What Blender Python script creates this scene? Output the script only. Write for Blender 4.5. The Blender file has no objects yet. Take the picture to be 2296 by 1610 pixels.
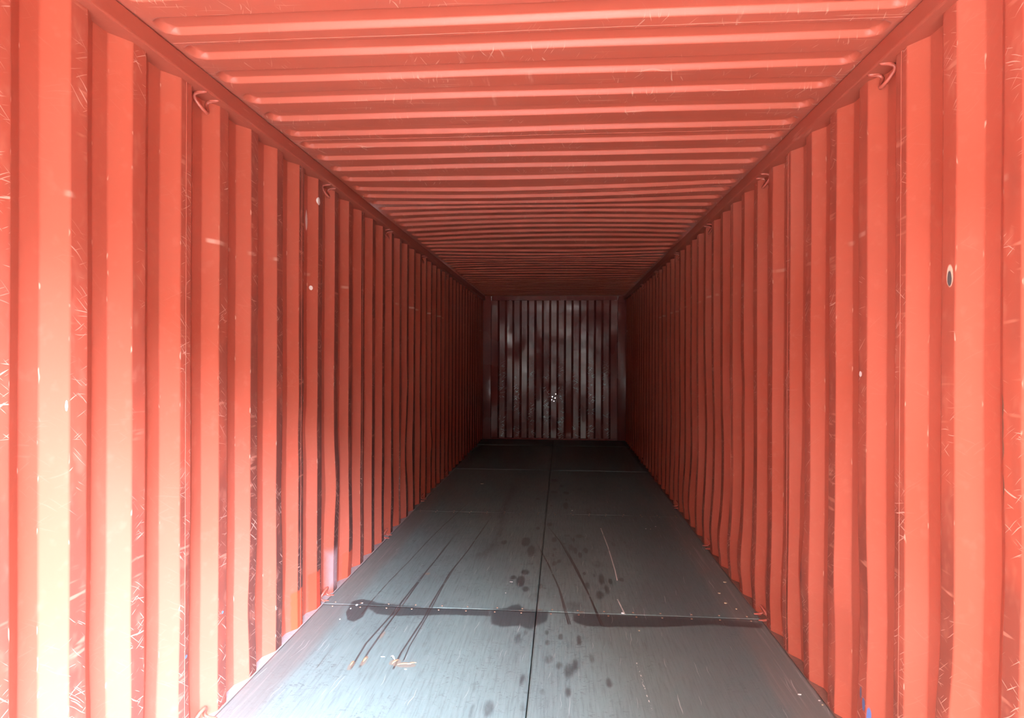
import bpy, bmesh, math, random
import numpy as np
from mathutils import Vector, Matrix

# ------------------------------------------------------------------ camera, sky, sun, exposure
S = bpy.context.scene
COL = S.collection
cam_d = bpy.data.cameras.new('camera')
cam = bpy.data.objects.new('camera', cam_d)
COL.objects.link(cam)
_R = Vector((0.996063, 0.088552, 0.00408))
_U = Vector((-0.004214, 0.001332, 0.99999))
_F = Vector((-0.088546, 0.996071, -0.0017))
cam.matrix_world = Matrix(((_R.x, _U.x, -_F.x, 0.1293), (_R.y, _U.y, -_F.y, 0.0), (_R.z, _U.z, -_F.z, 1.3517), (0, 0, 0, 1)))
cam_d.sensor_fit = 'HORIZONTAL'
cam_d.sensor_width = 36.0
cam_d.lens = 1605.24 / 2296 * 36.0
cam_d.shift_x = (1148 - 1116.59) / 2296
cam_d.clip_start = 0.02
S.camera = cam

SUN_AZ, SUN_EL = 25.0, 27.5      # hazy low sun behind the open doors, to the right
w = bpy.data.worlds.new('sky'); S.world = w; w.use_nodes = True
wn = w.node_tree.nodes; wl = w.node_tree.links
bg = wn['Background']
bg.inputs['Color'].default_value = (0.95, 0.95, 0.97, 1)
bg.inputs['Strength'].default_value = 3.9
sd = bpy.data.lights.new('hazy_sun', 'SUN')
sd.energy = 3.9
sd.angle = math.radians(25)
sd.color = (0.84, 0.93, 1.2)
sun = bpy.data.objects.new('hazy_sun', sd); COL.objects.link(sun)
_sv = Vector((math.sin(math.radians(SUN_AZ)) * math.cos(math.radians(SUN_EL)), -math.cos(math.radians(SUN_AZ)) * math.cos(math.radians(SUN_EL)), math.sin(math.radians(SUN_EL))))
sun.rotation_euler = _sv.to_track_quat('Z', 'Y').to_euler()
sun.location = (4, -8, 6)
S.view_settings.view_transform = 'Standard'
S.view_settings.look = 'None'
S.view_settings.gamma = 1.0
S.view_settings.use_curve_mapping = False
S.view_settings.exposure = 3.3
S.cycles.max_bounces = 7
S.cycles.diffuse_bounces = 6
S.cycles.glossy_bounces = 3
S.cycles.adaptive_threshold = 0.08

W, D, DOOR, ZR, ZC = 1.175, 11.88, -0.15, 2.308, 2.372   # inner half width, end wall, door sill, rail underside, ceiling
PITCH = 0.278
rnd = random.Random(7)
SPOTS= [(-0.285, 5.237, 0.02, 0.06, 0.8), (-0.127, 5.266, 0.033, 0.12, 0.8), (-0.078, 5.025, 0.026, 0.156, 0.7), (-0.069, 4.696, 0.02, 0.041, 0.4), (-0.094, 4.512, 0.028, 0.063, 0.6), (-0.162, 4.397, 0.02, 0.045, 0.7), (-0.112, 4.328, 0.025, 0.102, 0.8), (-0.075, 4.19, 0.022, 0.054, 0.6), (0.008, 4.24, 0.018, 0.056, 0.6), (0.04, 4.21, 0.01, 0.027, 0.5), (-0.053, 5.693, 0.017, 0.05, 0.7), (-0.146, 5.946, 0.019, 0.044, 0.4), (0.04, 5.832, 0.024, 0.073, 0.6), (0.081, 5.354, 0.02, 0.088, 0.6), (0.087, 5.081, 0.015, 0.048, 0.5), (0.078, 4.918, 0.01, 0.045, 0.6), (0.087, 4.729, 0.018, 0.062, 0.6), (0.121, 4.785, 0.014, 0.049, 0.6), (0.153, 5.232, 0.009, 0.025, 0.7), (0.176, 5.477, 0.025, 0.046, 0.5), (0.223, 5.347, 0.011, 0.066, 0.7), (0.267, 5.463, 0.04, 0.069, 0.5), (0.2, 5.133, 0.021, 0.101, 0.5), (0.231, 5.057, 0.013, 0.079, 0.8), (0.261, 4.945, 0.014, 0.068, 0.8), (0.304, 5.064, 0.015, 0.071, 0.8), (0.277, 4.528, 0.009, 0.032, 0.9), (0.287, 4.291, 0.016, 0.068, 0.6), (0.336, 4.494, 0.009, 0.043, 0.5), (0.378, 4.422, 0.02, 0.12, 0.6), (0.43, 4.383, 0.011, 0.053, 0.9), (0.398, 4.225, 0.017, 0.096, 0.6), (0.353, 4.127, 0.026, 0.078, 0.6), (0.5, 4.42, 0.016, 0.042, 0.7), (0.511, 5.269, 0.016, 0.085, 0.5), (0.598, 5.321, 0.011, 0.043, 0.6), (0.171, 6.586, 0.025, 0.16, 0.7), (0.041, 6.572, 0.011, 0.053, 0.6), (0.182, 7.208, 0.03, 0.096, 0.6), (0.062, 7.235, 0.038, 0.081, 0.5), (0.18, 6.865, 0.017, 0.058, 0.5), (0.137, 7.582, 0.031, 0.089, 0.5), (0.055, 7.944, 0.049, 0.117, 0.5), (-0.092, 6.872, 0.021, 0.058, 0.6), (0.321, 7.429, 0.031, 0.068, 0.4), (0.373, 6.351, 0.026, 0.124, 0.5), (0.371, 4.741, 0.049, 0.086, 0.4), (-0.044, 3.517, 0.013, 0.048, 0.5), (-0.076, 3.439, 0.018, 0.082, 0.5), (0.062, 3.537, 0.013, 0.039, 0.5), (0.067, 3.407, 0.014, 0.039, 0.5), (0.13, 3.487, 0.014, 0.045, 0.6), (0.218, 3.449, 0.014, 0.073, 0.6), (0.079, 3.222, 0.023, 0.056, 0.5), (0.123, 3.163, 0.016, 0.046, 0.5), (0.165, 3.114, 0.023, 0.082, 0.55), (0.195, 3.17, 0.014, 0.07, 0.65), (-0.027, 3.001, 0.016, 0.063, 0.5), (0.057, 2.901, 0.013, 0.033, 0.5), (0.16, 2.911, 0.015, 0.052, 0.55), (-0.222, 2.92, 0.013, 0.06, 0.4), (-0.146, 2.745, 0.023, 0.088, 0.5), (-0.207, 2.721, 0.014, 0.081, 0.4), (-0.018, 2.775, 0.013, 0.054, 0.4), (0.27, 3.249, 0.012, 0.057, 0.6), (0.331, 3.009, 0.016, 0.049, 0.6), (0.466, 3.42, 0.025, 0.072, 0.35), (0.524, 3.408, 0.014, 0.062, 0.4), (-0.507, 3.332, 0.018, 0.044, 0.35), (0.201, 3.926, 0.061, 0.095, 0.45), (-0.016, 4.051, 0.051, 0.102, 0.4)]
BLOB= [(-0.963, 3.607), (-1.003, 3.712), (-1.019, 3.875), (-0.98, 3.916), (-0.895, 3.887), (-0.905, 3.768), (-0.898, 3.657), (-0.923, 3.58)]
BAND= [(-0.935, 3.879), (-0.499, 3.818), (-0.255, 3.817), (-0.238, 3.723), (-0.483, 3.724), (-0.713, 3.682), (-0.837, 3.696), (-0.897, 3.769)]
CENTRE= [(-0.247, 3.818), (-0.163, 3.866), (-0.102, 3.931), (-0.065, 3.852), (0.064, 3.836), (0.059, 3.688), (0.015, 3.632), (-0.02, 3.558), (-0.082, 3.612), (-0.164, 3.584), (-0.22, 3.619)]
RBAND= [(0.191, 3.805), (0.457, 3.803), (0.739, 3.799), (0.963, 3.8), (1.158, 3.767), (1.13, 3.693), (0.901, 3.721), (0.669, 3.667), (0.444, 3.644), (0.249, 3.635), (0.197, 3.702)]
PATH= [(-0.423, 7.89), (-0.295, 7.533), (-0.303, 7.037), (-0.322, 6.276), (-0.293, 5.718), (-0.292, 5.123), (-0.357, 4.807), (-0.448, 4.726), (-0.497, 4.866), (-0.401, 5.238), (-0.4, 5.707), (-0.434, 6.203), (-0.433, 7.18)]
DEB= [(1.117, 4.428), (1.039, 4.215), (1.037, 4.049), (1.074, 3.982), (1.098, 2.977), (1.169, 2.931), (1.168, 2.906), (-0.168, 4.305), (-0.185, 4.098), (-0.977, 3.817), (-0.971, 3.846), (-0.994, 3.774), (-1.003, 3.601), (0.458, 3.818), (0.518, 3.595), (-0.714, 7.624), (0.228, 6.375), (-0.608, 3.152), (-0.821, 3.074), (-0.743, 3.124), (-0.669, 3.169), (-0.538, 3.057), (0.887, 5.839), (0.796, 5.754), (-0.525, 3.113), (0.813, 2.976), (1.013, 3.008)]
TRACKS={
'a': [(-0.777, 3.029), (-0.787, 3.314), (-0.756, 3.693), (-0.735, 4.165), (-0.705, 4.699), (-0.685, 5.208), (-0.669, 5.481)] ,
'b': [(-0.743, 3.047), (-0.749, 3.23), (-0.743, 3.546), (-0.731, 3.904), (-0.721, 4.37), (-0.687, 5.081), (-0.672, 5.342)] ,
'c': [(-0.593, 3.047), (-0.598, 3.229), (-0.579, 3.646), (-0.578, 3.895), (-0.565, 4.448), (-0.522, 4.978), (-0.485, 5.598), (-0.463, 5.968)] ,
'd': [(-0.567, 3.134), (-0.575, 3.299), (-0.565, 3.734), (-0.564, 4.21), (-0.547, 4.716), (-0.532, 4.825)] ,
's': [(-0.912, 3.677), (-0.917, 3.873), (-0.902, 4.262), (-0.873, 4.682), (-0.846, 5.234), (-0.817, 5.663), (-0.72, 6.695)] ,
's2': [(-0.928, 3.032), (-0.93, 3.275)] ,
'e': [(-0.049, 5.232), (0.048, 4.708), (0.119, 4.224), (0.17, 3.648)] ,
'e2': [(-0.018, 5.111), (0.128, 4.17), (0.18, 3.649)] ,
'f': [(0.029, 5.753), (0.125, 5.293), (0.214, 4.691), (0.296, 4.083), (0.335, 3.644)] ,
'f2': [(0.136, 5.294), (0.24, 4.562), (0.346, 3.635)] ,
}
WHITE={
'w1': [(0.445, 5.746), (0.466, 5.161), (0.474, 4.618), (0.472, 4.402)] ,
'w2': [(0.447, 4.06), (0.468, 3.827)] ,
'w3': [(0.467, 3.22), (0.479, 2.788)] ,
}

# ------------------------------------------------------------------ helpers
def tag(o, label=None, cat=None, group=None, kind=None):
    if label: o['label'] = label
    if cat: o['category'] = cat
    if group: o['group'] = group
    if kind: o['kind'] = kind
    return o

def empty(name, loc=(0, 0, 0)):
    o = bpy.data.objects.new(name, None); COL.objects.link(o); o.location = loc
    o.empty_display_size = 0.05
    return o

def link(name, me, mats=(), parent=None, loc=(0, 0, 0)):
    o = bpy.data.objects.new(name, me); COL.objects.link(o)
    for m in mats:
        if m.name not in [x.name for x in me.materials if x]: me.materials.append(m)
    if parent is not None:
        o.parent = parent
        o.location = Vector(loc)
    else:
        o.location = loc
    return o

def mesh(name, verts, faces, smooth=False):
    me = bpy.data.meshes.new(name)
    me.from_pydata([tuple(v) for v in verts], [], faces)
    me.validate(); me.update()
    if smooth: me.polygons.foreach_set('use_smooth', [True] * len(me.polygons))
    return me

def weighted(o):
    m = o.modifiers.new('normals', 'WEIGHTED_NORMAL'); m.weight = 80; m.keep_sharp = False
    return o

def box_mesh(name, x0, x1, y0, y1, z0, z1, bevel=0.0, seg=2):
    bm = bmesh.new()
    bmesh.ops.create_cube(bm, size=1)
    for v in bm.verts:
        v.co = Vector(((x0 + x1) / 2 + v.co.x * (x1 - x0), (y0 + y1) / 2 + v.co.y * (y1 - y0), (z0 + z1) / 2 + v.co.z * (z1 - z0)))
    if bevel: bmesh.ops.bevel(bm, geom=list(bm.edges), offset=bevel, segments=seg, affect='EDGES', profile=0.5)
    me = bpy.data.meshes.new(name); bm.to_mesh(me); bm.free()
    return me

def grid_mesh(name, P, attr=None, flip=False):
    n, m = P.shape[:2]
    idx = np.arange(n * m).reshape(n, m)
    a, b, c, d = idx[:-1, :-1], idx[1:, :-1], idx[1:, 1:], idx[:-1, 1:]
    F = np.stack([a, b, c, d] if not flip else [a, d, c, b], -1).reshape(-1, 4)
    me = bpy.data.meshes.new(name)
    me.vertices.add(n * m); me.vertices.foreach_set('co', P.reshape(-1).astype(np.float32))
    me.loops.add(F.size); me.loops.foreach_set('vertex_index', F.reshape(-1).astype(np.int32))
    me.polygons.add(len(F)); me.polygons.foreach_set('loop_start', np.arange(0, F.size, 4, dtype=np.int32))
    me.polygons.foreach_set('loop_total', np.full(len(F), 4, dtype=np.int32))
    me.update(calc_edges=True); me.validate()
    me.polygons.foreach_set('use_smooth', [True] * len(F))
    for k, v in (attr or {}).items():
        at = me.attributes.new(k, 'FLOAT', 'POINT')
        at.data.foreach_set('value', np.asarray(v, dtype=np.float32).reshape(-1))
    return me

def tube(bm, pts, r, n=10, cap=True):
    pts = [Vector(p) for p in pts]
    rings = []
    t0 = (pts[1] - pts[0]).normalized()
    up = Vector((0, 1, 0)) if abs(t0.y) < 0.9 else Vector((1, 0, 0))
    nrm = (up - t0 * up.dot(t0)).normalized()
    for i, p in enumerate(pts):
        t = (pts[min(i + 1, len(pts) - 1)] - pts[max(i - 1, 0)]).normalized()
        nrm = (nrm - t * nrm.dot(t)).normalized()
        b = t.cross(nrm)
        rings.append([bm.verts.new(p + nrm * (r * math.cos(2 * math.pi * k / n)) + b * (r * math.sin(2 * math.pi * k / n))) for k in range(n)])
    for i in range(len(rings) - 1):
        for k in range(n):
            bm.faces.new((rings[i][k], rings[i][(k + 1) % n], rings[i + 1][(k + 1) % n], rings[i + 1][k]))
    if cap:
        bm.faces.new(rings[0][::-1]); bm.faces.new(rings[-1])

def bm_mesh(name, bm, smooth=True):
    bmesh.ops.recalc_face_normals(bm, faces=bm.faces)
    me = bpy.data.meshes.new(name); bm.to_mesh(me); bm.free()
    if smooth: me.polygons.foreach_set('use_smooth', [True] * len(me.polygons))
    return me

# ------------------------------------------------------------------ node expressions
class V:
    """a socket that can be combined with + - * / and numbers"""
    def __init__(s, nt, sock): s.nt, s.s = nt, sock
    def _m(s, op, o=None, rev=False, c=None, clamp=False):
        n = s.nt.nodes.new('ShaderNodeMath'); n.operation = op; n.use_clamp = clamp
        ins = [s, o] if not rev else [o, s]
        if c is not None: ins.append(c)
        for i, x in enumerate(ins):
            if x is None: continue
            if isinstance(x, V): s.nt.links.new(x.s, n.inputs[i])
            else: n.inputs[i].default_value = x
        return V(s.nt, n.outputs[0])
    def __add__(s, o): return s._m('ADD', o)
    __radd__ = __add__
    def __sub__(s, o): return s._m('SUBTRACT', o)
    def __rsub__(s, o): return s._m('SUBTRACT', o, True)
    def __mul__(s, o): return s._m('MULTIPLY', o)
    __rmul__ = __mul__
    def __truediv__(s, o): return s._m('DIVIDE', o)
    def abs(s): return s._m('ABSOLUTE')
    def max(s, o): return s._m('MAXIMUM', o)
    def min(s, o): return s._m('MINIMUM', o)
    def pow(s, o): return s._m('POWER', o)
    def sin(s): return s._m('SINE')
    def clamp(s): return s._m('ADD', 0.0, clamp=True)
    def gt(s, o): return s._m('GREATER_THAN', o)
    def lt(s, o): return s._m('LESS_THAN', o)
    def step(s, a, b, lo=0.0, hi=1.0):
        n = s.nt.nodes.new('ShaderNodeMapRange'); n.interpolation_type = 'SMOOTHSTEP'
        s.nt.links.new(s.s, n.inputs[0])
        for i, x in ((1, a), (2, b), (3, lo), (4, hi)): n.inputs[i].default_value = x
        return V(s.nt, n.outputs[0])

class Mat:
    def __init__(s, name):
        s.m = bpy.data.materials.new(name); s.m.use_nodes = True
        s.nt = s.m.node_tree; s.b = s.nt.nodes['Principled BSDF']
        g = s.nt.nodes.new('ShaderNodeNewGeometry'); s.pos = g.outputs['Position']
        x = s.nt.nodes.new('ShaderNodeSeparateXYZ'); s.nt.links.new(s.pos, x.inputs[0])
        s.x, s.y, s.z = (V(s.nt, x.outputs[i]) for i in range(3))
    def vec(s, a, b, c=0.0):
        n = s.nt.nodes.new('ShaderNodeCombineXYZ')
        for i, q in enumerate((a, b, c)):
            if isinstance(q, V): s.nt.links.new(q.s, n.inputs[i])
            else: n.inputs[i].default_value = q
        return n.outputs[0]
    def noise(s, vec=None, scale=1.0, detail=3.0, rough=0.55, dist=0.0):
        n = s.nt.nodes.new('ShaderNodeTexNoise')
        n.inputs['Scale'].default_value = scale; n.inputs['Detail'].default_value = detail
        n.inputs['Roughness'].default_value = rough; n.inputs['Distortion'].default_value = dist
        s.nt.links.new(s.pos if vec is None else vec, n.inputs['Vector'])
        return V(s.nt, n.outputs['Fac'])
    def attr(s, name):
        n = s.nt.nodes.new('ShaderNodeAttribute'); n.attribute_name = name
        return V(s.nt, n.outputs['Fac'])
    def curve(s, x, pts):
        n = s.nt.nodes.new('ShaderNodeFloatCurve')
        c = n.mapping.curves[0]
        for i, (a, b) in enumerate(pts):
            if i < 2: c.points[i].location = (a, b)
            else: c.points.new(a, b)
        for p in c.points: p.handle_type = 'VECTOR'
        n.mapping.update()
        s.nt.links.new(x.s, n.inputs['Value'])
        return V(s.nt, n.outputs[0])
    def col(s, rgb):
        n = s.nt.nodes.new('ShaderNodeRGB'); n.outputs[0].default_value = (*rgb, 1); return n.outputs[0]
    def mix(s, f, a, b):
        n = s.nt.nodes.new('ShaderNodeMix'); n.data_type = 'RGBA'
        if isinstance(f, V): s.nt.links.new(f.s, n.inputs[0])
        else: n.inputs[0].default_value = f
        for i, q in ((6, a), (7, b)):
            if isinstance(q, tuple): n.inputs[i].default_value = (*q, 1)
            else: s.nt.links.new(q, n.inputs[i])
        return n.outputs[2]
    def out(s, color, rough=0.5, spec=0.5, metal=0.0, bump=None, bstr=0.2, bdist=0.01):
        b = s.b
        for k, q in (('Base Color', color), ('Roughness', rough), ('Metallic', metal), ('Specular IOR Level', spec)):
            if isinstance(q, V): s.nt.links.new(q.s, b.inputs[k])
            elif isinstance(q, tuple): b.inputs[k].default_value = (*q, 1)
            elif isinstance(q, (int, float)): b.inputs[k].default_value = q
            else: s.nt.links.new(q, b.inputs[k])
        if bump is not None:
            n = s.nt.nodes.new('ShaderNodeBump'); n.inputs['Strength'].default_value = bstr; n.inputs['Distance'].default_value = bdist
            s.nt.links.new(bump.s, n.inputs['Height']); s.nt.links.new(n.outputs[0], b.inputs['Normal'])
        return s.m

RED = (0.43, 0.092, 0.055)

def scratches(M, u, v, ang, fu, fv, lo, hi, wob=None):
    """thin streaks along the direction ang in the plane (u, v)"""
    c, sn = math.cos(ang), math.sin(ang)
    if wob is None: wob = (M.noise(M.vec(u * 7, v * 7), 1.0, 1.0) - 0.5) * 0.035
    a = u * c + v * sn
    b = v * c - u * sn + wob
    return M.noise(M.vec(a * fu, b * fv), 1.0, 1.0, 0.5).step(lo, hi)

def wall_paint(name, side):
    M = Mat(name)
    y, z = M.y, M.z
    wear = M.attr('wear')
    big = M.noise(None, 1.3, 1.0)
    fine = M.noise(None, 22.0, 2.0)
    col = M.mix(big.step(0.35, 0.7), RED, (0.46, 0.112, 0.072))
    col = M.mix(fine.step(0.55, 0.8) * 0.18, col, (0.60, 0.20, 0.14))
    # vertical dusty runs
    runs = M.noise(M.vec(y * 9, z * 0.8), 1.0, 1.0).step(0.5, 0.75)
    col = M.mix(runs * 0.22, col, (0.40, 0.125, 0.08))
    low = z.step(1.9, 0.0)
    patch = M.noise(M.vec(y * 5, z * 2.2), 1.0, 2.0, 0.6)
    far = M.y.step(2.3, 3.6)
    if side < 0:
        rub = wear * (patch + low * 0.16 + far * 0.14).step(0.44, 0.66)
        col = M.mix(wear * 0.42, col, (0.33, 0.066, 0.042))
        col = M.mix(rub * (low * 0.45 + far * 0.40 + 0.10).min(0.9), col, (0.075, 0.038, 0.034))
    else:
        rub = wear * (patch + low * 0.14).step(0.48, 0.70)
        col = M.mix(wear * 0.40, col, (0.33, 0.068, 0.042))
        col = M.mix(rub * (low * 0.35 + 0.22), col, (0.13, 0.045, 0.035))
    chalk = wear * M.noise(M.vec(y * 14, z * 9), 1.0, 2.0, 0.7).step(0.52, 0.72)
    col = M.mix(chalk * 0.35, col, (0.50, 0.18, 0.125))
    rubbed = M.noise(M.vec(y * 4, z * 30), 1.0, 2.0, 0.6).step(0.58, 0.68) * M.noise(M.vec(y * 5, z * 2.5), 1.0, 1.0).step(0.5, 0.62) * wear
    col = M.mix(rubbed * 0.55, col, (0.62, 0.26, 0.18))
    # scratches where cargo rubbed, sparser elsewhere
    wob = (M.noise(M.vec(y * 7, z * 7), 1.0, 1.0) - 0.5) * 0.035
    s1 = scratches(M, y, z, math.radians(-38), 8, 190, 0.665, 0.70, wob)
    s2 = scratches(M, y, z, math.radians(24), 10, 170, 0.68, 0.71, wob)
    s3 = scratches(M, y, z, math.radians(-5), 6, 140, 0.695, 0.725, wob)
    dens = (M.noise(M.vec(y * 6, z * 3), 1.0, 1.0) + z.step(0.7, 0.05) * 0.16).step(0.42, 0.60)
    sc = (s1.max(s2).max(s3)) * dens * (wear * 0.93 + 0.06)
    # a long scrape at the height of a load edge
    e = (M.z - 1.79 + (M.noise(M.vec(y * 2.0, 0.0), 1.0, 0.0) - 0.5) * 0.05).abs()
    scr = e.step(0.012, 0.003) * M.noise(M.vec(y * 8, z * 3), 1.0, 2.0).step(0.52, 0.68)
    sc = sc.max(scr * (0.9 if side < 0 else 0.6))
    col = M.mix(sc.min(0.85), col, (0.66, 0.38, 0.30))
    # weathered chips along the bends
    chips = M.noise(M.vec(y * 60, z * 18), 1.0, 1.0, 0.7).step(0.66, 0.74) * M.attr('bend')
    col = M.mix(chips * 0.8, col, (0.85, 0.55, 0.42))
    jn = M.noise(None, 45.0, 2.0) - 0.5
    def patch_rect(yc, zc, hy, hz, c, f, soft=0.006):
        nonlocal col
        j = jn * 0.02
        dy = (y - yc).abs() - hy + j; dz = (z - zc).abs() - hz + j
        col = M.mix(dy.max(dz).step(soft, -soft) * f, col, c)
    def spot(yc, zc, ry, rz, c, f, soft=0.25):
        nonlocal col
        j = jn * 0.9
        dd = ((y - yc) * (1 / ry)).pow(2.0) + ((z - zc) * (1 / rz)).pow(2.0) + j
        col = M.mix(dd.step(1 + soft, 1 - soft) * f, col, c)
    if side < 0:
        patch_rect(3.475, 0.08, 0.05, 0.105, (0.60, 0.085, 0.035), 0.9)
        patch_rect(3.745, 0.085, 0.055, 0.11, (0.58, 0.075, 0.038), 0.9)
        patch_rect(4.04, 0.13, 0.06, 0.10, (0.45, 0.28, 0.29), 0.7, 0.04)
        patch_rect(4.31, 0.07, 0.055, 0.085, (0.56, 0.095, 0.05), 0.85)
        spot(3.70, 1.72, 0.012, 0.012, (0.9, 0.85, 0.8), 1)
        spot(3.75, 2.19, 0.02, 0.02, (0.9, 0.85, 0.8), 0.8)
        spot(3.66, 2.07, 0.014, 0.05, (0.9, 0.8, 0.75), 0.8)
        spot(1.79, 1.22, 0.003, 0.014, (0.92, 0.88, 0.9), 1)
        spot(2.40, 0.30, 0.010, 0.006, (0.12, 0.25, 0.6), 0.9)
        spot(2.67, 0.36, 0.008, 0.005, (0.12, 0.25, 0.6), 0.9)
    else:
        spot(2.038, 1.578, 0.016, 0.030, (0.80, 0.55, 0.42), 1)
        spot(2.040, 1.572, 0.011, 0.022, (0.10, 0.10, 0.10), 1)
        for zz in (1.24, 1.19, 1.14, 1.05): spot(1.808, zz, 0.010, 0.028, (0.16, 0.09, 0.06), 0.9)
        patch_rect(2.84, 0.27, 0.045, 0.14, (0.42, 0.10, 0.065), 0.7, 0.004)
        spot(2.585, 0.155, 0.012, 0.022, (0.10, 0.16, 0.34), 0.9)
        spot(2.555, 0.11, 0.010, 0.05, (0.10, 0.18, 0.42), 0.95)
        spot(2.61, 0.185, 0.008, 0.022, (0.12, 0.13, 0.2), 0.9)
        spot(3.25, 0.42, 0.05, 0.10, (0.07, 0.04, 0.045), 0.8, 0.6)
        spot(2.62, 1.30, 0.012, 0.010, (0.85, 0.8, 0.78), 0.9)
    bump = fine * 0.5 + sc * 0.5 + M.noise(None, 5.0, 1.0) * 1.5
    return M.out(col, (wear * 0.08 + 0.40), 0.36, 0.0, bump, 0.12, 0.006)

def roof_paint():
    M = Mat('red_roof_paint'); x, y = M.x, M.y
    wear = M.attr('wear')
    big = M.noise(None, 1.1, 3.0)
    col = M.mix(big.step(0.35, 0.7), RED, (0.46, 0.108, 0.068))
    cl = M.noise(M.vec(x * 3, y * 9), 1.0, 5.0, 0.65)
    col = M.mix(wear * cl.step(0.42, 0.7) * 0.45, col, (0.36, 0.10, 0.07))
    s1 = scratches(M, y, x, math.radians(12), 8, 120, 0.67, 0.72)
    s2 = scratches(M, y, x, math.radians(-20), 8, 150, 0.68, 0.72)
    s3 = scratches(M, x, y, math.radians(1.5), 2.2, 110, 0.68, 0.71)
    dens = M.noise(M.vec(x * 2.2, y * 2.0), 1.0, 2.0).step(0.43, 0.58)
    sc = s1.max(s2).max(s3) * dens * (wear * 0.9 + 0.06)
    ch = M.noise(M.vec(x * 30, y * 3), 1.0, 3.0, 0.6).step(0.56, 0.72) * M.noise(None, 1.7, 2.0).step(0.52, 0.66)
    col = M.mix(ch * wear * 0.55, col, (0.66, 0.27, 0.20))
    col = M.mix(sc * 0.75, col, (0.70, 0.40, 0.30))
    return M.out(col, 0.42, 0.45, 0.0, M.noise(None, 7.0, 1.0) * 1.5 + cl * 0.3, 0.12, 0.006)

def plain_red(name='red_rail_paint', base=(0.36, 0.078, 0.048), rough=0.42):
    M = Mat(name)
    n = M.noise(None, 2.5, 4.0); f = M.noise(M.vec(M.x * 20, M.y * 3, M.z * 30), 1.0, 3.0)
    col = M.mix(n.step(0.4, 0.7) * 0.6, base, (base[0] * 0.8, base[1] * 1.05, base[2] * 1.1))
    col = M.mix(f.step(0.62, 0.74) * 0.35, col, (0.70, 0.30, 0.22))
    return M.out(col, rough, 0.45, 0.0, M.noise(None, 40.0, 3.0), 0.12, 0.003)

def end_paint():
    M = Mat('glossy_end_wall_paint')
    wear = M.attr('wear')
    x, z = M.x, M.z
    n = M.noise(None, 3.0, 3.0)
    col = M.mix(n.step(0.35, 0.7), (0.28, 0.056, 0.044), (0.22, 0.052, 0.046))
    s1 = scratches(M, x, z, math.radians(35), 10, 80, 0.60, 0.66).max(scratches(M, x, z, math.radians(-30), 10, 80, 0.62, 0.68))
    low = z.step(1.5, 0.5)
    sc = s1 * wear * low * M.noise(None, 6.0, 2.0).step(0.45, 0.6)
    col = M.mix(sc * 0.9, col, (0.85, 0.80, 0.78))  # near-white scratch colour also paints in their bright glints
    col = M.mix(wear * M.noise(M.vec(x * 9, z * 4), 1.0, 4.0).step(0.45, 0.7) * 0.4, col, (0.24, 0.12, 0.11))
    rough = M.noise(M.vec(x * 2.2, z * 1.2), 1.0, 2.0).step(0.4, 0.65, 0.14, 0.30) + wear * 0.06
    bump = M.noise(M.vec(x * 2.6, z * 1.5), 1.0, 1.0) * 1.0 + M.noise(M.vec(x * 9, z * 5), 1.0, 1.0) * 0.12
    return M.out(col, (rough - sc * 0.1), 0.24, 0.0, bump, 1.0, 0.022)

def bare(name, rgb, rough=0.5, spec=0.4, metal=0.0):
    M = Mat(name)
    n = M.noise(None, 60.0, 3.0)
    return M.out(M.mix(n.step(0.35, 0.7) * 0.5, rgb, tuple(c * 0.7 for c in rgb)), rough, spec, metal, n, 0.15, 0.002)

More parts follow.
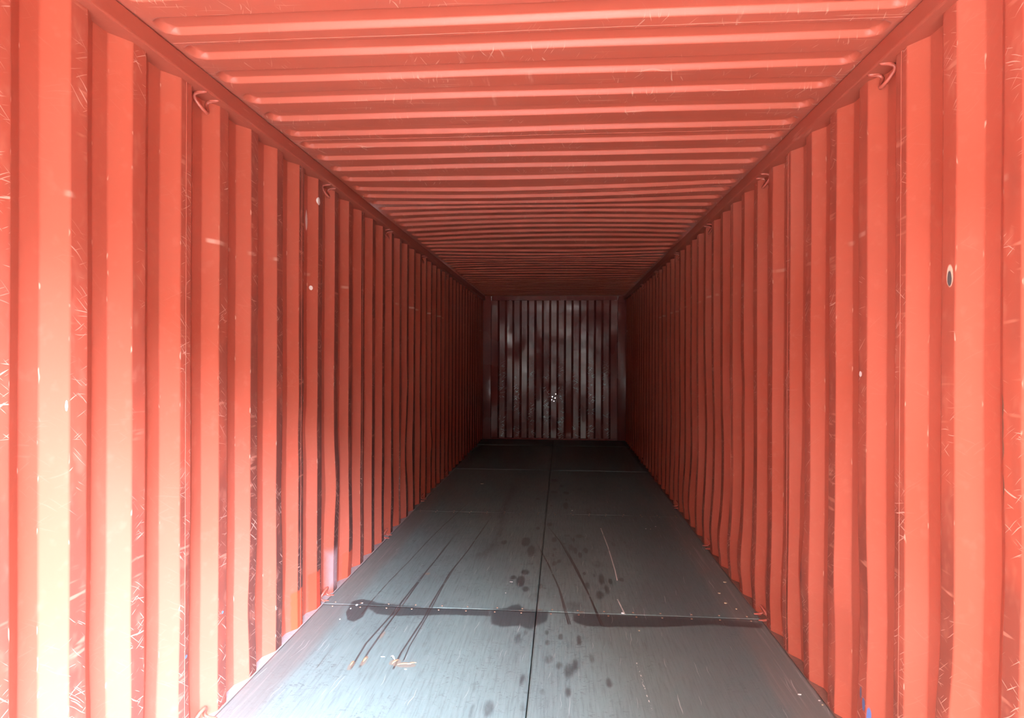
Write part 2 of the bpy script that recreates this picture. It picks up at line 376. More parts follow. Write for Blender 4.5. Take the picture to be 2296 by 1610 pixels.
def floor_paint():
    M = Mat('grey_plywood_floor_paint'); x, y = M.x, M.y
    base = (0.172, 0.240, 0.226)
    big = M.noise(M.vec(x * 1.6, y * 0.55), 1.0, 4.0)
    col = M.mix(big.step(0.35, 0.7) * 0.7, base, (0.125, 0.166, 0.160))
    # wood grain streaks along the container and short curled figure across
    g = M.noise(M.vec(x * 95, y * 4.5), 1.0, 4.0, 0.7)
    col = M.mix(g.step(0.46, 0.72) * 0.42, col, (0.075, 0.085, 0.088))
    col = M.mix(g.step(0.45, 0.25) * 0.35, col, (0.26, 0.31, 0.315))
    fig = M.noise(M.vec(x * 30, y * 42), 1.0, 3.0, 0.7, 1.4)
    col = M.mix(fig.step(0.55, 0.68) * M.noise(None, 2.2, 2.0).step(0.38, 0.6) * 0.62, col, (0.075, 0.088, 0.09))
    # right side coloured darker to offset red bounce light; browner, dirtier along edges
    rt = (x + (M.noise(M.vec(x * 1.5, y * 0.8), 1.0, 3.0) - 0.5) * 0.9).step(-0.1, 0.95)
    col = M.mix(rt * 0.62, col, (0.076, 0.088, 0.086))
    ed = (x.abs() + (M.noise(M.vec(x * 3, y * 1.5), 1.0, 3.0) - 0.5) * 0.08).step(0.97, 1.05)
    col = M.mix(ed * 0.7, col, (0.150, 0.142, 0.128))
    el = M.noise(M.vec(x * 70, y * 1.5), 1.0, 3.0).step(0.5, 0.75) * ed
    col = M.mix(el * 0.5, col, (0.28, 0.25, 0.23))
    far = y.step(5.0, 9.0)
    col = M.mix(far * 0.6, col, (0.165, 0.235, 0.225))  # deep floor tinted cyan to cancel the red bounce light there
    # wet and oily stains, with frayed edges
    st = (M.attr('stain') + (M.noise(M.vec(x * 40, y * 9), 1.0, 4.0, 0.65) - 0.5) * 0.5 * M.attr('stain').step(0.02, 0.3)).clamp()
    sf = st.step(0.22, 0.62)
    col = M.mix(sf * 0.76, col, (0.040, 0.038, 0.038))
    # fork truck and drag tracks pressed into the paint
    wob = (M.noise(M.vec(y * 3.0, 0.3), 1.0, 2.0) - 0.5) * 0.012
    track = None
    for k, pts in TRACKS.items():
        p = sorted((b, a) for a, b in pts)
        y0, y1 = p[0][0], p[-1][0]
        f = M.curve((y - y0) / (y1 - y0), [((b - y0) / (y1 - y0), (a + 1.2) / 2.4) for b, a in p])
        wdt = 0.0030 if k in ('s', 's2', 'e2', 'd') else 0.0045
        dd = (x + wob * 0.3 - (f * 2.4 - 1.2)).abs()
        t = dd.step(wdt * 1.5, wdt * 0.5) * y.step(y0 - 0.01, y0 + 0.02) * y.step(y1 + 0.2, y1 - 0.5)
        track = t if track is None else track.max(t)
    track = track * M.noise(M.vec(x * 4, y * 6), 1.0, 3.0).step(0.25, 0.45)
    col = M.mix(track * 0.85, col, (0.055, 0.040, 0.035))
    white = None
    for k, pts in WHITE.items():
        p = sorted((b, a) for a, b in pts)
        y0, y1 = p[0][0], p[-1][0]
        f = M.curve((y - y0) / (y1 - y0), [((b - y0) / (y1 - y0), (a + 1.2) / 2.4) for b, a in p])
        t = (x - (f * 2.4 - 1.2)).abs().step(0.0045, 0.0015) * y.gt(y0) * y.lt(y1)
        if k == 'w3': t = t * M.noise(M.vec(x * 90, y * 40), 1.0, 2.0).step(0.55, 0.62)
        white = t if white is None else white.max(t)
    white = white * M.noise(M.vec(x * 30, y * 7), 1.0, 3.0).step(0.3, 0.5)
    fs = scratches(M, y, x, math.radians(3), 3, 190, 0.73, 0.755)
    col = M.mix((fs * 0.35).max(white * 0.9), col, (0.72, 0.68, 0.64))
    # orange raw wood where the plies are torn
    raw = M.attr('raw')
    rr = (raw + (M.noise(M.vec(x * 40, y * 25), 1.0, 3.0, 0.7) - 0.5) * 1.1 * raw.gt(0.02)).step(0.45, 0.6)
    col = M.mix(rr * 0.55, col, (0.27, 0.185, 0.125))
    dust = M.noise(None, 160.0, 2.0).step(0.74, 0.78)
    col = M.mix(dust * 0.35, col, (0.35, 0.34, 0.32))
    rough = 0.50 + g * 0.15 - sf * 0.12
    bump = g * 0.6 + fig * 0.3 - track * 1.6
    return M.out(col, rough, 0.4, 0.0, bump, 0.25, 0.004)

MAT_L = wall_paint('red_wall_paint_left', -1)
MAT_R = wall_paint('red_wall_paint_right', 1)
MAT_ROOF = roof_paint()
MAT_RAIL = plain_red()
MAT_RING = plain_red('red_ring_paint', (0.40, 0.09, 0.06), 0.30)
MAT_END = end_paint()
MAT_FLOOR = floor_paint()
MAT_WELD = plain_red('red_weld_paint', (0.48, 0.13, 0.088), 0.4)
MAT_SCREW = bare('rusty_screw_steel', (0.42, 0.27, 0.18), 0.45, 0.5, 0.6)
MAT_DARK = bare('dark_underfloor_steel', (0.03, 0.022, 0.02), 0.8)
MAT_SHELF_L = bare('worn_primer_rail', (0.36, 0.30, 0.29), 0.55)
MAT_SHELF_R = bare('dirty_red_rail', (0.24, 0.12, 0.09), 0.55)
MAT_YARD = bare('yard_concrete', (0.54, 0.52, 0.49), 0.9)
MAT_CREAM = bare('dry_straw', (0.62, 0.52, 0.34), 0.7)
MAT_WHITE = bare('white_paper_scrap', (0.70, 0.70, 0.67), 0.7)
MAT_WOOD = bare('raw_torn_wood', (0.36, 0.23, 0.13), 0.7)

# ------------------------------------------------------------------ floor
floor = tag(link('floor', box_mesh('floor', -1.25, 1.25, DOOR, D + 0.05, -0.09, -0.034), [MAT_DARK]),
            'bluish grey worn plywood floor with tyre tracks and dark stains', 'floor', kind='structure')

def inside(poly, X, Y):
    c = np.zeros(X.shape, bool); n = len(poly)
    for i in range(n):
        x1, y1 = poly[i]; x2, y2 = poly[(i + 1) % n]
        if y1 == y2: continue
        c ^= ((y1 > Y) != (y2 > Y)) & (X < (x2 - x1) * (Y - y1) / (y2 - y1) + x1)
    return c

def poly_dist(poly, X, Y, sy=1.0):
    d = np.full(X.shape, 9.0); n = len(poly)
    for i in range(n):
        x1, y1 = poly[i]; x2, y2 = poly[(i + 1) % n]
        y1, y2 = y1 * sy, y2 * sy
        ex, ey = x2 - x1, y2 - y1
        t = np.clip(((X - x1) * ex + (Y * sy - y1) * ey) / (ex * ex + ey * ey + 1e-12), 0, 1)
        d = np.minimum(d, np.hypot(X - x1 - t * ex, Y * sy - y1 - t * ey))
    return np.where(inside(poly, X, Y), d, -d)

def stain_at(X, Y):
    s = np.zeros(X.shape)
    for poly, amt, soft in ((BLOB, 1.0, 0.012), (BAND, 0.78, 0.012), (CENTRE, 0.85, 0.02), (RBAND, 0.85, 0.015), (PATH, 0.45, 0.06)):
        d = poly_dist(poly, X, Y, 0.5)
        s = np.maximum(s, amt * np.clip(0.5 + d / (2 * soft), 0, 1))
    for cx, cy, rx, ry, st in SPOTS:
        r = np.sqrt(((X - cx) / rx) ** 2 + ((Y - cy) / ry) ** 2)
        s = np.maximum(s, st * np.clip(1.6 - r, 0, 1) * 0.95)
    return s

RAWS = [(-0.60, 3.12, 0.022, 0.030), (-0.55, 3.09, 0.040, 0.016), (-0.52, 3.10, 0.014, 0.012), (-0.785, 3.07, 0.008, 0.045), (-0.74, 3.12, 0.009, 0.050), (-0.70, 4.42, 0.014, 0.022), (-0.735, 3.42, 0.008, 0.040),
        (0.02, 3.85, 0.012, 0.010), (-0.08, 3.83, 0.014, 0.008), (0.24, 3.84, 0.012, 0.010), (1.05, 3.815, 0.010, 0.010)]
def raw_at(X, Y):
    s = np.zeros(X.shape)
    for cx, cy, rx, ry in RAWS:
        s = np.maximum(s, np.clip(1.7 - np.sqrt(((X - cx) / rx) ** 2 + ((Y - cy) / ry) ** 2), 0, 1))
    return s

ys = [DOOR, 1.42, 3.82, 6.22, 8.62, 11.02, D]
for i in range(6):
    for sx in (-1, 1):
        xa, xb = (-1.168, -0.0015) if sx < 0 else (0.0015, 1.168)
        ya, yb = ys[i] + 0.0008, ys[i + 1] - 0.0008
        step = (0.05, 0.011, 0.011, 0.016, 0.06, 0.1)[i]
        gx = np.linspace(xa, xb, max(6, int((xb - xa) / step)))
        gy = np.linspace(ya, yb, max(6, int((yb - ya) / (step * 1.25))))
        gx = np.concatenate([[xa, xa], gx[1:-1], [xb, xb]]); gy = np.concatenate([[ya, ya], gy[1:-1], [yb, yb]])
        gx[1] = xa + 0.0015; gx[-2] = xb - 0.0015; gy[1] = ya + 0.0012; gy[-2] = yb - 0.0012
        X, Y = np.meshgrid(gx, gy, indexing='ij')
        Z = np.zeros_like(X)
        Z[1:-1, 1:-1] += 0.0012 * np.sin(X[1:-1, 1:-1] * 9 + i) * np.sin(Y[1:-1, 1:-1] * 3.1 + sx) - 0.001
        Z[0, :] = Z[-1, :] = -0.02; Z[:, 0] = Z[:, -1] = -0.02
        P = np.stack([X, Y, Z], -1)
        link('plywood_sheet', grid_mesh('plywood_sheet', P, {'stain': stain_at(X, Y), 'raw': raw_at(X, Y)}), [MAT_FLOOR], floor)
# screws in the cross seams
sm = bmesh.new()
bmesh.ops.create_cone(sm, cap_ends=True, segments=10, radius1=0.0058, radius2=0.004, depth=0.003)
screw_me = bm_mesh('screw', sm, False); screw_me.materials.append(MAT_SCREW)
for yy in (3.82, 6.22):
    for k in range(16):
        for s in (-1, 1):
            link('screw', screw_me, (), floor, (-1.1 + k * 0.147 + rnd.uniform(-.01, .01), yy + s * 0.032, 0.0012))

# ------------------------------------------------------------------ corrugated side walls
def corr_points(ya, yb, y0):
    c = 0.005
    bends = []
    k0 = math.floor((ya - y0) / PITCH) - 1
    for k in range(k0, k0 + 12):
        b = y0 + k * PITCH
        for off in (0.0, 0.070, 0.139, 0.209):
            for e in (-c, 0, c): bends.append((b + off + e, 1.0 if e == 0 else 0.0))
        for off in (0.020, 0.036, 0.052): bends.append((b + off, 0.0))
    pts = sorted(p for p in bends if ya + 1e-4 < p[0] < yb - 1e-4)
    return [(ya, 0)] + pts + [(yb, 0)]

def corr_depth(y, y0, depth=0.036):
    t = (y - y0) % PITCH
    def lin(t):
        t = t % PITCH
        if t < 0.070: return 0.0
        if t < 0.139: return (t - 0.070) / 0.069
        if t < 0.209: return 1.0
        return (PITCH - t) / 0.069
    c = 0.005
    return depth * (0.25 * lin(t - c) + 0.5 * lin(t) + 0.25 * lin(t + c))

def dents(side):
    r = random.Random(11 if side < 0 else 23)
    L = []
    for i in range(46):
        y = r.uniform(1.6, 11.0); z = abs(r.gauss(0.0, 0.55)) + 0.12
        if z > 2.0: continue
        L.append((y, z, r.uniform(0.07, 0.18), r.uniform(0.10, 0.28), r.uniform(-0.011, 0.011), r.uniform(-0.010, 0.010)))
    if side < 0:
        L += [(5.75, 0.35, 0.14, 0.30, 0.012, 0.045), (6.1, 0.55, 0.22, 0.30, 0.015, -0.02), (3.3, 0.25, 0.05, 0.25, -0.004, 0.012), (2.95, 0.30, 0.10, 0.16, 0.004, -0.012)]
    else:
        L += [(5.0, 0.75, 0.9, 0.38, 0.014, 0.0), (4.6, 0.17, 0.9, 0.16, -0.016, 0.0), (7.2, 0.8, 0.8, 0.4, 0.012, 0.012), (3.25, 0.42, 0.10, 0.15, -0.014, 0.022), (3.0, 0.25, 0.06, 0.18, -0.010, -0.016),
              (2.83, 0.30, 0.09, 0.18, 0.008, 0.012), (2.05, 0.33, 0.10, 0.16, -0.005, 0.016), (6.1, 0.2, 0.5, 0.2, -0.014, 0.01), (5.35, 1.0, 0.3, 0.3, 0.008, 0.015)]
    return L

def wall(side):
    name = 'wall_left' if side < 0 else 'wall_right'
    root = empty(name)
    tag(root, 'long %s wall of red corrugated steel, %s' % (('left-hand', 'sunlit and scuffed towards the bottom') if side < 0 else ('right-hand', 'shaded, dented near the floor')), 'wall', kind='structure')
    y0 = 1.7975 if side < 0 else 2.0111
    seam0 = 2.388 if side < 0 else 2.324
    mat = MAT_L if side < 0 else MAT_R
    L = dents(side)
    cuts = [DOOR] + [seam0 + 1.112 * k for k in range(-2, 9) if DOOR + 0.05 < seam0 + 1.112 * k < D - 0.05] + [D + 0.02]
    zs = np.concatenate([[-0.03, 0.0], np.linspace(0.03, 1.2, 44), np.linspace(1.26, ZR + 0.004, 24)])
    for a, b in zip(cuts[:-1], cuts[1:]):
        pts = corr_points(a, b, y0)
        yy = np.array([p[0] for p in pts]); bend = np.array([p[1] for p in pts])
        dep = np.array([corr_depth(v, y0) for v in yy])
        wear = np.clip(1 - dep / 0.0006, 0, 1)
        Y, Z = np.meshgrid(yy, zs, indexing='ij')
        Dp = np.repeat(dep[:, None], len(zs), 1)
        dx = np.zeros_like(Y); dy = np.zeros_like(Y)
        for (cy, cz, ry, rz, ax, ay) in L:
            g = np.exp(-((Y - cy) / ry) ** 2 - ((Z - cz) / rz) ** 2)
            dx += ax * g; dy += ay * g
        dx += 0.0016 * np.sin(Y * 5.1 + Z * 3.3) * np.sin(Z * 2.2 + 1)
        fade = np.clip(Z / 0.12, 0, 1) * np.clip((ZR - Z) / 0.15, 0, 1)
        edge = np.clip(np.minimum(Y - a, b - Y) / 0.05, 0, 1)
        X = side * (W + Dp + np.maximum(dx, -0.03) * fade * edge)
        P = np.stack([X, Y + dy * fade * edge, Z], -1)
        me = grid_mesh('corrugated_panel', P, {'wear': np.repeat(wear[:, None], len(zs), 1), 'bend': np.repeat(bend[:, None], len(zs), 1)}, flip=(side < 0))
        weighted(link('corrugated_panel', me, [mat], root))
    for c in cuts[1:-1]:
        bm = bmesh.new()
        n = 60
        pr = []
        for i in range(n + 1):
            z = -0.01 + (ZR + 0.01) * i / n
            j = rnd.uniform(-0.0006, 0.0006)
            pr.append([bm.verts.new((side * (W - 0.0011 * q), c + (p * 0.0014) + j, z)) for p, q in ((-1, -.2), (-.5, .8), (.5, .8), (1, -.2))])
        for i in range(n):
            for k in range(3): bm.faces.new((pr[i][k], pr[i][k + 1], pr[i + 1][k + 1], pr[i + 1][k]))
        link('weld_seam', bm_mesh('weld_seam', bm), [MAT_WELD], root)
    return root

wall(-1); wall(1)

# top side rails and the shelf of the bottom rails
for i, s in ((1, -1), (2, 1)):
    a, b = sorted((s * 1.143, s * 1.27))
    tag(link('trim_%d' % i, box_mesh('trim', a, b, DOOR, D + 0.06, ZR, ZC, 0.007, 3), [MAT_RAIL]),
        'long red square-section steel rail along the top of the %s wall' % ('left' if s < 0 else 'right'), 'rail', kind='structure')
    a, b = sorted((s * 1.1690, s * 1.27))
    nm = 'baseboard_left' if s < 0 else 'baseboard_right'
    tag(link(nm, box_mesh(nm, a, b, DOOR, D + 0.06, -0.05, -0.002 if s < 0 else -0.004, 0.002, 1), [MAT_SHELF_L if s < 0 else MAT_SHELF_R]),
        'steel bottom rail showing in the corrugation pockets below the %s wall' % ('left' if s < 0 else 'right'), 'rail', kind='structure')

# ------------------------------------------------------------------ roof
SAG_Y = [0, 2.2, 3.4, 3.85, 4.06, 4.28, 4.47, 4.62, 4.74, 4.9, 5.11, 5.33, 5.5, 5.73, 5.95, 6.16, 6.38, 6.57, 6.78, 7.0, 7.3, 7.6, 8.0, 8.5, 8.9, 9.3, 9.8, 10.4, 11, 11.9]
SAG_D = [0, 0, -.001, .003, -.008, -.022, -.022, -.017, -.006, .007, .019, .024, .023, .028, .026, .024, .016, -.004, -.019, -.021, -.012, .006, .018, .012, -.008, -.014, .006, .012, .004, 0]
ceiling = empty('ceiling')
tag(ceiling, 'red stamped steel roof with cross ribs, scratched and slightly sagging', 'ceiling', kind='structure')
xs = sorted(set([round(v, 4) for v in np.concatenate([np.linspace(-1.02, 1.02, 25), np.linspace(1.03, 1.155, 26), -np.linspace(1.03, 1.155, 26), [1.2, -1.2]])]))
xs = np.array(xs)
def recess(X, Y, cy):
    # rounded pocket, 20 mm deep, steep sides 12 mm wide
    hx, hy, r = 1.128, 0.0580, 0.048
    qx = np.abs(X) - (hx - r); qy = np.abs(Y - cy) - (hy - r)
    sd = np.hypot(np.maximum(qx, 0), np.maximum(qy, 0)) + np.minimum(np.maximum(qx, qy), 0) - r
    return 0.020 * np.clip(-sd / 0.012, 0, 1)
cutsr = [DOOR - 0.1, 0.14] + [0.14 + 1.05 * k for k in range(1, 12) if 0.14 + 1.05 * k < D] + [D + 0.03]
for a, b in zip(cutsr[:-1], cutsr[1:]):
    n = round((a - 2.24) / 1.05)
    ribs = [2.367 + 1.05 * n + 0.2155 * j - 0.052 for j in range(5)] if b - a > 0.9 else []
    if a < 0: ribs = []
    yv = {round(a, 4), round(b, 4)}
    for c in ribs:
        for o_ in (-0.0615, -0.0595, -0.0565, -0.052, -0.0475, -0.0445, -0.042, -0.030, -0.015, 0, 0.015, 0.030, 0.042, 0.0445, 0.0475, 0.052, 0.0565, 0.0595, 0.0615):
            if a < c + o_ < b: yv.add(round(c + o_, 4))
    yv = np.array(sorted(yv))
    X, Y = np.meshgrid(xs, yv, indexing='ij')
    H = np.zeros_like(X)
    for c in ribs: H = np.maximum(H, recess(X, Y, c))
    lat = np.clip(1 - ((X + 0.15 * np.sin(Y * 1.7)) / 1.15) ** 2, 0, 1)
    sag = np.interp(Y, SAG_Y, SAG_D)
    small = 0.002 * np.sin(Y * 6.3 + X * 2.1) * np.sin(X * 3.3)
    Z = ZC + 0.004 + H + (sag + small) * lat
    P = np.stack([X, Y, Z], -1)
    weighted(link('roof_panel', grid_mesh('roof_panel', P, {'wear': np.clip(1 - H / 0.004, 0, 1)}, flip=True), [MAT_ROOF], ceiling))
for c in cutsr[1:-1]:
    bm = bmesh.new(); pr = []
    for i in range(81):
        x = -1.14 + 2.28 * i / 80
        z = ZC + 0.004 + np.interp(c, SAG_Y, SAG_D) * max(0, 1 - ((x + 0.15 * math.sin(c * 1.7)) / 1.15) ** 2) + 0.002 * math.sin(c * 6.3 + x * 2.1) * math.sin(x * 3.3) * max(0, 1 - (x / 1.15) ** 2)
        j = rnd.uniform(-0.0006, 0.0006)
        pr.append([bm.verts.new((x, c + p * 0.0018 + j, z - 0.0012 * q)) for p, q in ((-1, -.3), (-.5, .8), (.5, .8), (1, -.3))])
    for i in range(80):
        for k in range(3): bm.faces.new((pr[i][k], pr[i][k + 1], pr[i + 1][k + 1], pr[i + 1][k]))
    link('weld_seam', bm_mesh('weld_seam', bm), [MAT_WELD], ceiling)

# ------------------------------------------------------------------ end wall
endw = empty('wall_back', (0, D, 0))
tag(endw, 'dark glossy red corrugated steel end wall at the far end', 'wall', kind='structure')
bends = [-0.921 + 0.12275 * k for k in range(16)]
HOLES = [(-0.021, 0.708, 0.0065), (0.023, 0.686, 0.0065), (0.034, 0.752, 0.004), (0.005, 0.635, 0.0045), (-0.033, 0.655, 0.0035)]
xp = [(-1.045, 1)]
for k, b in enumerate(bends):
    o1, o2 = (1, 0) if k % 2 else (0, 1)   # 1 = outer (further away)
    o1, o2 = (0, 1) if k % 2 else (1, 0)
    for e, dv in ((-0.019, o1), (-0.0165, o1), (0.0165, o2), (0.019, o2)): xp.append((b + e, dv))
xp.append((1.045, 1 if True else 0))
xp[-1] = (1.045, xp[-2][1])
zs = np.concatenate([[0.0], np.linspace(0.04, ZR, 46)])
zs[np.argmin(abs(zs - 0.60))] = 0.60; zs[np.argmin(abs(zs - 0.80))] = 0.80
xv = np.array([p[0] for p in xp]); dv = np.array([p[1] for p in xp]) * 0.045
X, Z = np.meshgrid(xv, zs, indexing='ij')
rb = random.Random(5)
Yd = np.repeat(dv[:, None], len(zs), 1)
bow = np.zeros_like(X)
for i in range(26):
    cx, cz = rb.uniform(-1, 1), rb.uniform(0.1, 2.2)
    bow += rb.uniform(-0.010, 0.012) * np.exp(-((X - cx) / rb.uniform(0.08, 0.25)) ** 2 - ((Z - cz) / rb.uniform(0.1, 0.4)) ** 2)
bow += 0.034 * (1 - ((Z - 1.15) / 1.2) ** 2) * np.clip(1.15 - (X / 1.1) ** 2 * 0.6, 0, 1)   # outward bulge shaped so top and bottom catch the door's sheen
bow *= np.clip(Z / 0.15, 0, 1) * np.clip((ZR - Z) / 0.15, 0, 1) * np.clip((1.04 - abs(X)) / 0.1, 0, 1)
hole_x = [i for i in range(len(xv) - 1) if xv[i] < 0 < xv[i + 1]][0]
hole_off = 0.026
keep = (abs(X) < 0.09) & (Z > 0.5) & (Z < 0.9)
bow[keep] = hole_off
P = np.stack([X, Yd + bow, Z], -1)
me = grid_mesh('end_panel', P, {'wear': np.repeat((dv < 0.01)[:, None].astype(float), len(zs), 1)}, flip=True)
bm = bmesh.new(); bm.from_mesh(me)
kill = [f for f in bm.faces if xv[hole_x] - 1e-4 < f.calc_center_median().x < xv[hole_x + 1] + 1e-4 and 0.60 < f.calc_center_median().z < 0.80]
bmesh.ops.delete(bm, geom=kill, context='FACES_ONLY')
bm.to_mesh(me); bm.free()
me.polygons.foreach_set('use_smooth', [True] * len(me.polygons))
weighted(link('end_panel', me, [MAT_END], endw))
bm = bmesh.new(); eds = []
def loop(pts):
    vs = [bm.verts.new(p) for p in pts]
    for i in range(len(vs)): eds.append(bm.edges.new((vs[i], vs[(i + 1) % len(vs)])))
yy = float(dv[hole_x]) + hole_off
loop([(xv[hole_x], yy, 0.60), (xv[hole_x + 1], yy, 0.60), (xv[hole_x + 1], yy, 0.80), (xv[hole_x], yy, 0.80)])
for cx, cz, r in HOLES:
    loop([(cx + r * math.cos(t * math.pi / 5), yy, cz + r * math.sin(t * math.pi / 5)) for t in range(10)])
bmesh.ops.triangle_fill(bm, use_beauty=True, edges=eds)
link('pierced_plate', bm_mesh('pierced_plate', bm, False), [MAT_END], endw)
for s in (-1, 1):
    a, b = sorted((s * 1.042, s * 1.25))
    link('corner_post', box_mesh('corner_post', a, b, 0.0, 0.14, -0.03, ZC + 0.02, 0.006, 2), [MAT_END], endw)
    a, b = sorted((s * 1.045, s * 1.17))
    link('corner_gusset', box_mesh('corner_gusset', a, b, -0.012, 0.004, 2.262, 2.36, 0.003, 1), [MAT_END], endw)
link('header_beam', box_mesh('header_beam', -1.04, 1.04, -0.012, 0.10, ZR - 0.004, ZC + 0.02, 0.006, 2), [MAT_END], endw)
link('sill_plate', box_mesh('sill_plate', -1.04, 1.04, -0.010, 0.10, -0.03, 0.024, 0.004, 2), [MAT_END], endw)

# ------------------------------------------------------------------ door end frame (behind the camera) and the yard outside
for i, (a, b, c, d_) in ((3, (-1.27, -1.165, -0.03, 2.42)), (4, (1.165, 1.27, -0.03, 2.42)), (5, (-1.165, 1.165, 2.285, 2.42))):
    tag(link('trim_%d' % i, box_mesh('trim', a, b, DOOR - 0.14, DOOR, c, d_, 0.01, 2), [MAT_RAIL]),
        {3: 'left red steel door post at the open end', 4: 'right red steel door post at the open end', 5: 'red steel door header over the open end'}[i], 'door frame', kind='structure')
tag(link('ground', mesh('ground', [(-30, -30, -0.2), (30, -30, -0.2), (30, 30, -0.2), (-30, 30, -0.2)], [(0, 1, 2, 3)]), [MAT_YARD]),
    'pale concrete yard outside the open doors', 'ground', kind='structure')

tag(link('light_blocker', box_mesh('light_blocker', -22, 22, -13, -10, -0.2, 4.3), [bare('dark_blocker_surface', (0.10, 0.11, 0.10), 0.8)]),  # unseen block added behind the camera to cut light reaching the far end
    'unseen dark block added across the yard to keep the far end dim', 'light_blocker', kind='structure')

# ------------------------------------------------------------------ lashing rings
def ring_parts():
    bm = bmesh.new()
    pts = [(0.040, -0.046, 0.003), (0.016, -0.047, 0.001), (0.000, -0.047, -0.003), (-0.006, -0.046, -0.011), (-0.004, -0.043, -0.022), (0.003, -0.036, -0.035), (0.011, -0.022, -0.049), (0.016, -0.008, -0.056), (0.017, 0, -0.057)]
    pts = pts + [(x, -y, z) for x, y, z in reversed(pts[:-1])]
    tube(bm, pts, 0.0064, 10)
    ringm = bm_mesh('ring_bar', bm); ringm.materials.append(MAT_RING)
    bm = bmesh.new()
    bmesh.ops.create_icosphere(bm, subdivisions=2, radius=1.0)
    for v in bm.verts: v.co = Vector((v.co.x * 0.022, v.co.y * 0.010 * (1 + 0.2 * math.sin(v.co.x * 9)), v.co.z * 0.006))
    wm = bm_mesh('weld_bead', bm); wm.materials.append(MAT_RING)
    return ringm, wm
RINGM, WELDM = ring_parts()
proto = empty('lashing_ring')
link('ring_bar', RINGM, (), proto)
for s in (-1, 1): link('weld_bead', WELDM, (), proto, (0.022, s * 0.046, 0.002))
_first = [True]
def place_ring(loc, side, top, label):
    if _first[0]: r = proto; _first[0] = False
    else:
        r = proto.copy(); COL.objects.link(r)
        for ch in list(proto.children):
            c = ch.copy(); COL.objects.link(c); c.parent = r
    r.location = loc
    # local +x points into the container; upside down for the floor rings
    r.scale = (1, 1, 1)
    if side < 0: r.rotation_euler = (0, 0, 0) if top else (math.pi, 0, 0)
    else: r.rotation_euler = (0, 0, math.pi) if top else (math.pi, 0, math.pi)
    tag(r, label, 'lashing ring', 'lashing rings along the %s rail of the %s wall' % ('top' if top else 'bottom', 'left' if side < 0 else 'right'))
ORD = ['nearest', 'second nearest', 'third nearest', 'fourth nearest', 'fifth nearest', 'sixth nearest', 'farthest']
for side in (-1, 1):
    base = 2.527 if side < 0 else 2.463
    nm = 'left' if side < 0 else 'right'
    for k in range(7):
        yk = base + 5 * PITCH * k
        if yk > D - 0.2: break
        place_ring((side * 1.192, yk, ZR - 0.002), side, True, '%s red lashing ring hanging under the %s top rail' % (ORD[k], nm))
        if side < 0 or k > 0:
            q = k if side < 0 else k - 1
            kk = ORD[q] if k < 6 else 'farthest'
            place_ring((side * 1.192, yk, 0.0), side, False, '%s red lashing ring standing at the floor edge of the %s wall' % (kk, nm))

# ------------------------------------------------------------------ litter on the floor
def flake(r1, r2, th, seed, curl=0.0):
    r = random.Random(seed); bm = bmesh.new(); n = 7
    top, bot = [], []
    for k in range(n):
        a = 2 * math.pi * k / n
        x, y = r1 * math.cos(a) * r.uniform(.75, 1.1), r2 * math.sin(a) * r.uniform(.75, 1.1)
        z = curl * (y / r2) ** 2
        bot.append(bm.verts.new((x, y, z))); top.append(bm.verts.new((x * .92, y * .92, z + th)))
    bm.faces.new(top); bm.faces.new(bot[::-1])
    for k in range(n): bm.faces.new((bot[k], bot[(k + 1) % n], top[(k + 1) % n], top[k]))
    return bm_mesh('flake', bm, False)

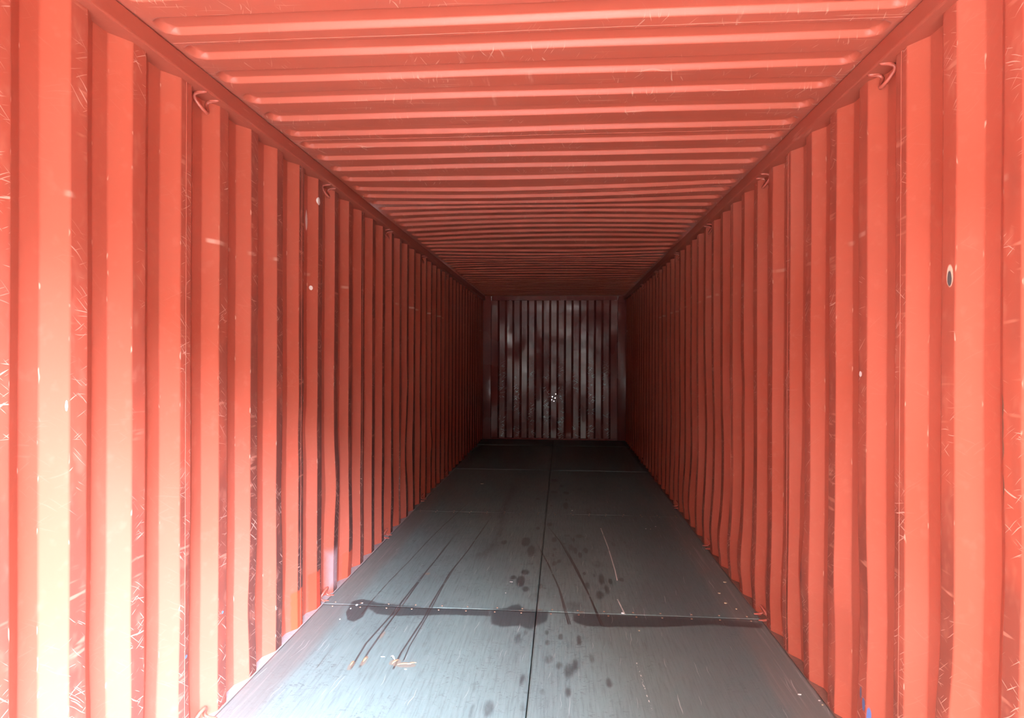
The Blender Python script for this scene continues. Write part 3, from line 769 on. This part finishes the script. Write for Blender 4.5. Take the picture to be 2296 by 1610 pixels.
LIT = [  # x, y, name, half sizes, thickness, material, label, category
 (1.117, 4.428, 'straw_chip', .010, .010, .003, 'C', 'cream straw chip near the right wall, farthest of the four in a line', 'chip'),
 (1.039, 4.215, 'straw_chip', .009, .009, .003, 'C', 'cream straw chip near the right wall, second farthest of the four', 'chip'),
 (1.037, 4.049, 'straw_chip', .008, .011, .003, 'C', 'cream straw chip near the right wall just beyond the dark seam stain', 'chip'),
 (1.074, 3.960, 'straw_chip', .005, .008, .003, 'C', 'tiny cream straw chip near the right wall, closest to the dark seam stain', 'chip'),
 (1.090, 2.977, 'paper_scrap', .008, .005, .002, 'W', 'small white paper scrap on grey floor at the lower right', 'scrap'),
 (1.150, 2.931, 'paint_flake', .005, .005, .002, 'W', 'white paint flake on the right floor edge, farther of two', 'flake'),
 (1.150, 2.895, 'paint_flake', .004, .004, .002, 'C', 'cream paint flake on the right floor edge, nearer of two', 'flake'),
 (-0.168, 4.305, 'paper_scrap', .013, .004, .002, 'W', 'thin white paper sliver beside the dark spots left of the centre seam', 'scrap'),
 (-0.185, 4.098, 'paper_scrap', .004, .007, .002, 'W', 'small white speck of paper nearer the seam stain, left of the centre joint', 'scrap'),
 (-0.977, 3.817, 'paper_scrap', .007, .012, .003, 'W', 'white paper scrap lying in the dark blot at the left', 'scrap'),
 (-0.955, 3.850, 'paper_scrap', .004, .006, .002, 'W', 'tiny white speck at the back of the dark blot at the left', 'scrap'),
 (-0.994, 3.760, 'paper_scrap', .004, .008, .002, 'W', 'small white speck on the left rim of the dark blot', 'scrap'),
 (-1.003, 3.601, 'paper_scrap', .004, .006, .002, 'W', 'tiny white speck on bright floor just in front of the dark blot', 'scrap'),
 (0.458, 3.835, 'paint_lump', .009, .012, .005, 'W', 'white lump of paint on the cross seam at the end of a white scratch', 'lump'),
 (0.518, 3.595, 'paint_flake', .006, .006, .002, 'C', 'pale flake just in front of the right-hand seam stain', 'flake'),
 (-0.714, 7.624, 'wood_chip', .018, .012, .003, 'C', 'pale chip far back on the dark floor towards the left', 'chip'),
 (0.228, 6.375, 'paper_scrap', .006, .010, .002, 'W', 'small white scrap far back right of the centre seam', 'scrap'),
 (0.887, 5.839, 'paint_flake', .005, .008, .002, 'W', 'white flake far back on the right floor, alone beyond a pair', 'flake'),
 (0.800, 5.754, 'paint_flake', .006, .009, .002, 'W', 'white flake far back on the right floor, left one of a close pair', 'flake'),
 (0.835, 5.745, 'paint_flake', .004, .006, .002, 'C', 'tiny cream flake far back on the right floor, right one of a close pair', 'flake'),
 (-0.669, 3.169, 'paper_scrap', .010, .003, .002, 'W', 'thin white shred between the two pairs of tracks in the front left', 'scrap'),
 (-0.538, 3.050, 'paper_scrap', .007, .004, .002, 'W', 'small white shred in front of the torn raw wood at the left', 'scrap'),
]
for i, (x, y, nm, a, b, t, m, lab, cat) in enumerate(LIT):
    tag(link(nm, flake(a, b, t, i), [{'C': MAT_CREAM, 'W': MAT_WHITE}[m]], None, (x, y, 0.0005)), lab, cat, 'small litter on the plywood floor')
def splinter(length, wid, rise, seed):
    r = random.Random(seed); bm = bmesh.new(); n = 7; L = []
    for k in range(n):
        t = k / (n - 1); wq = wid * (1 - 0.8 * abs(2 * t - 1) ** 1.5) * r.uniform(.8, 1.1)
        z = rise * math.sin(t * math.pi) ** 1.2 + 0.001
        x = length * (t - .5); y = r.uniform(-.15, .15) * wid
        L.append([bm.verts.new((x, y - wq, z)), bm.verts.new((x, y + wq, z)), bm.verts.new((x, y + wq * .6, z + .003)), bm.verts.new((x, y - wq * .6, z + .003))])
    for k in range(n - 1):
        for j in range(4): bm.faces.new((L[k][j], L[k][(j + 1) % 4], L[k + 1][(j + 1) % 4], L[k + 1][j]))
    bm.faces.new(L[0]); bm.faces.new(L[-1][::-1])
    return bm_mesh('splinter', bm, False)
for i, (x, y, ln, wd, rs, rz, m, lab) in enumerate([
    (-0.618, 3.150, .045, .006, .012, -0.9, MAT_WHITE, 'pale curled wood splinter lifting at the left end of the torn patch'),
    (-0.600, 3.118, .050, .007, .006, 1.2, MAT_WOOD, 'tan wood splinter lying on the left of the torn patch in the front left'),
    (-0.555, 3.098, .060, .007, .004, 0.2, MAT_WOOD, 'tan wood splinter across the middle of the torn patch in the front left'),
    (-0.522, 3.108, .040, .006, .004, 0.5, MAT_WOOD, 'short tan wood splinter at the right end of the torn patch'),
    (-0.738, 3.130, .050, .006, .006, 1.4, MAT_WOOD, 'tan wood splinter at the near end of the second track from the left'),
    (-0.785, 3.085, .045, .005, .004, 1.5, MAT_WOOD, 'tan wood splinter at the near end of the outermost long track')]):
    o_ = link('wood_splinter', splinter(ln, wd, rs, 50 + i), [m], None, (x, y, 0.0005)); o_.rotation_euler = (0, 0, rz)
    tag(o_, lab, 'splinter', 'wood splinters torn from the floor')
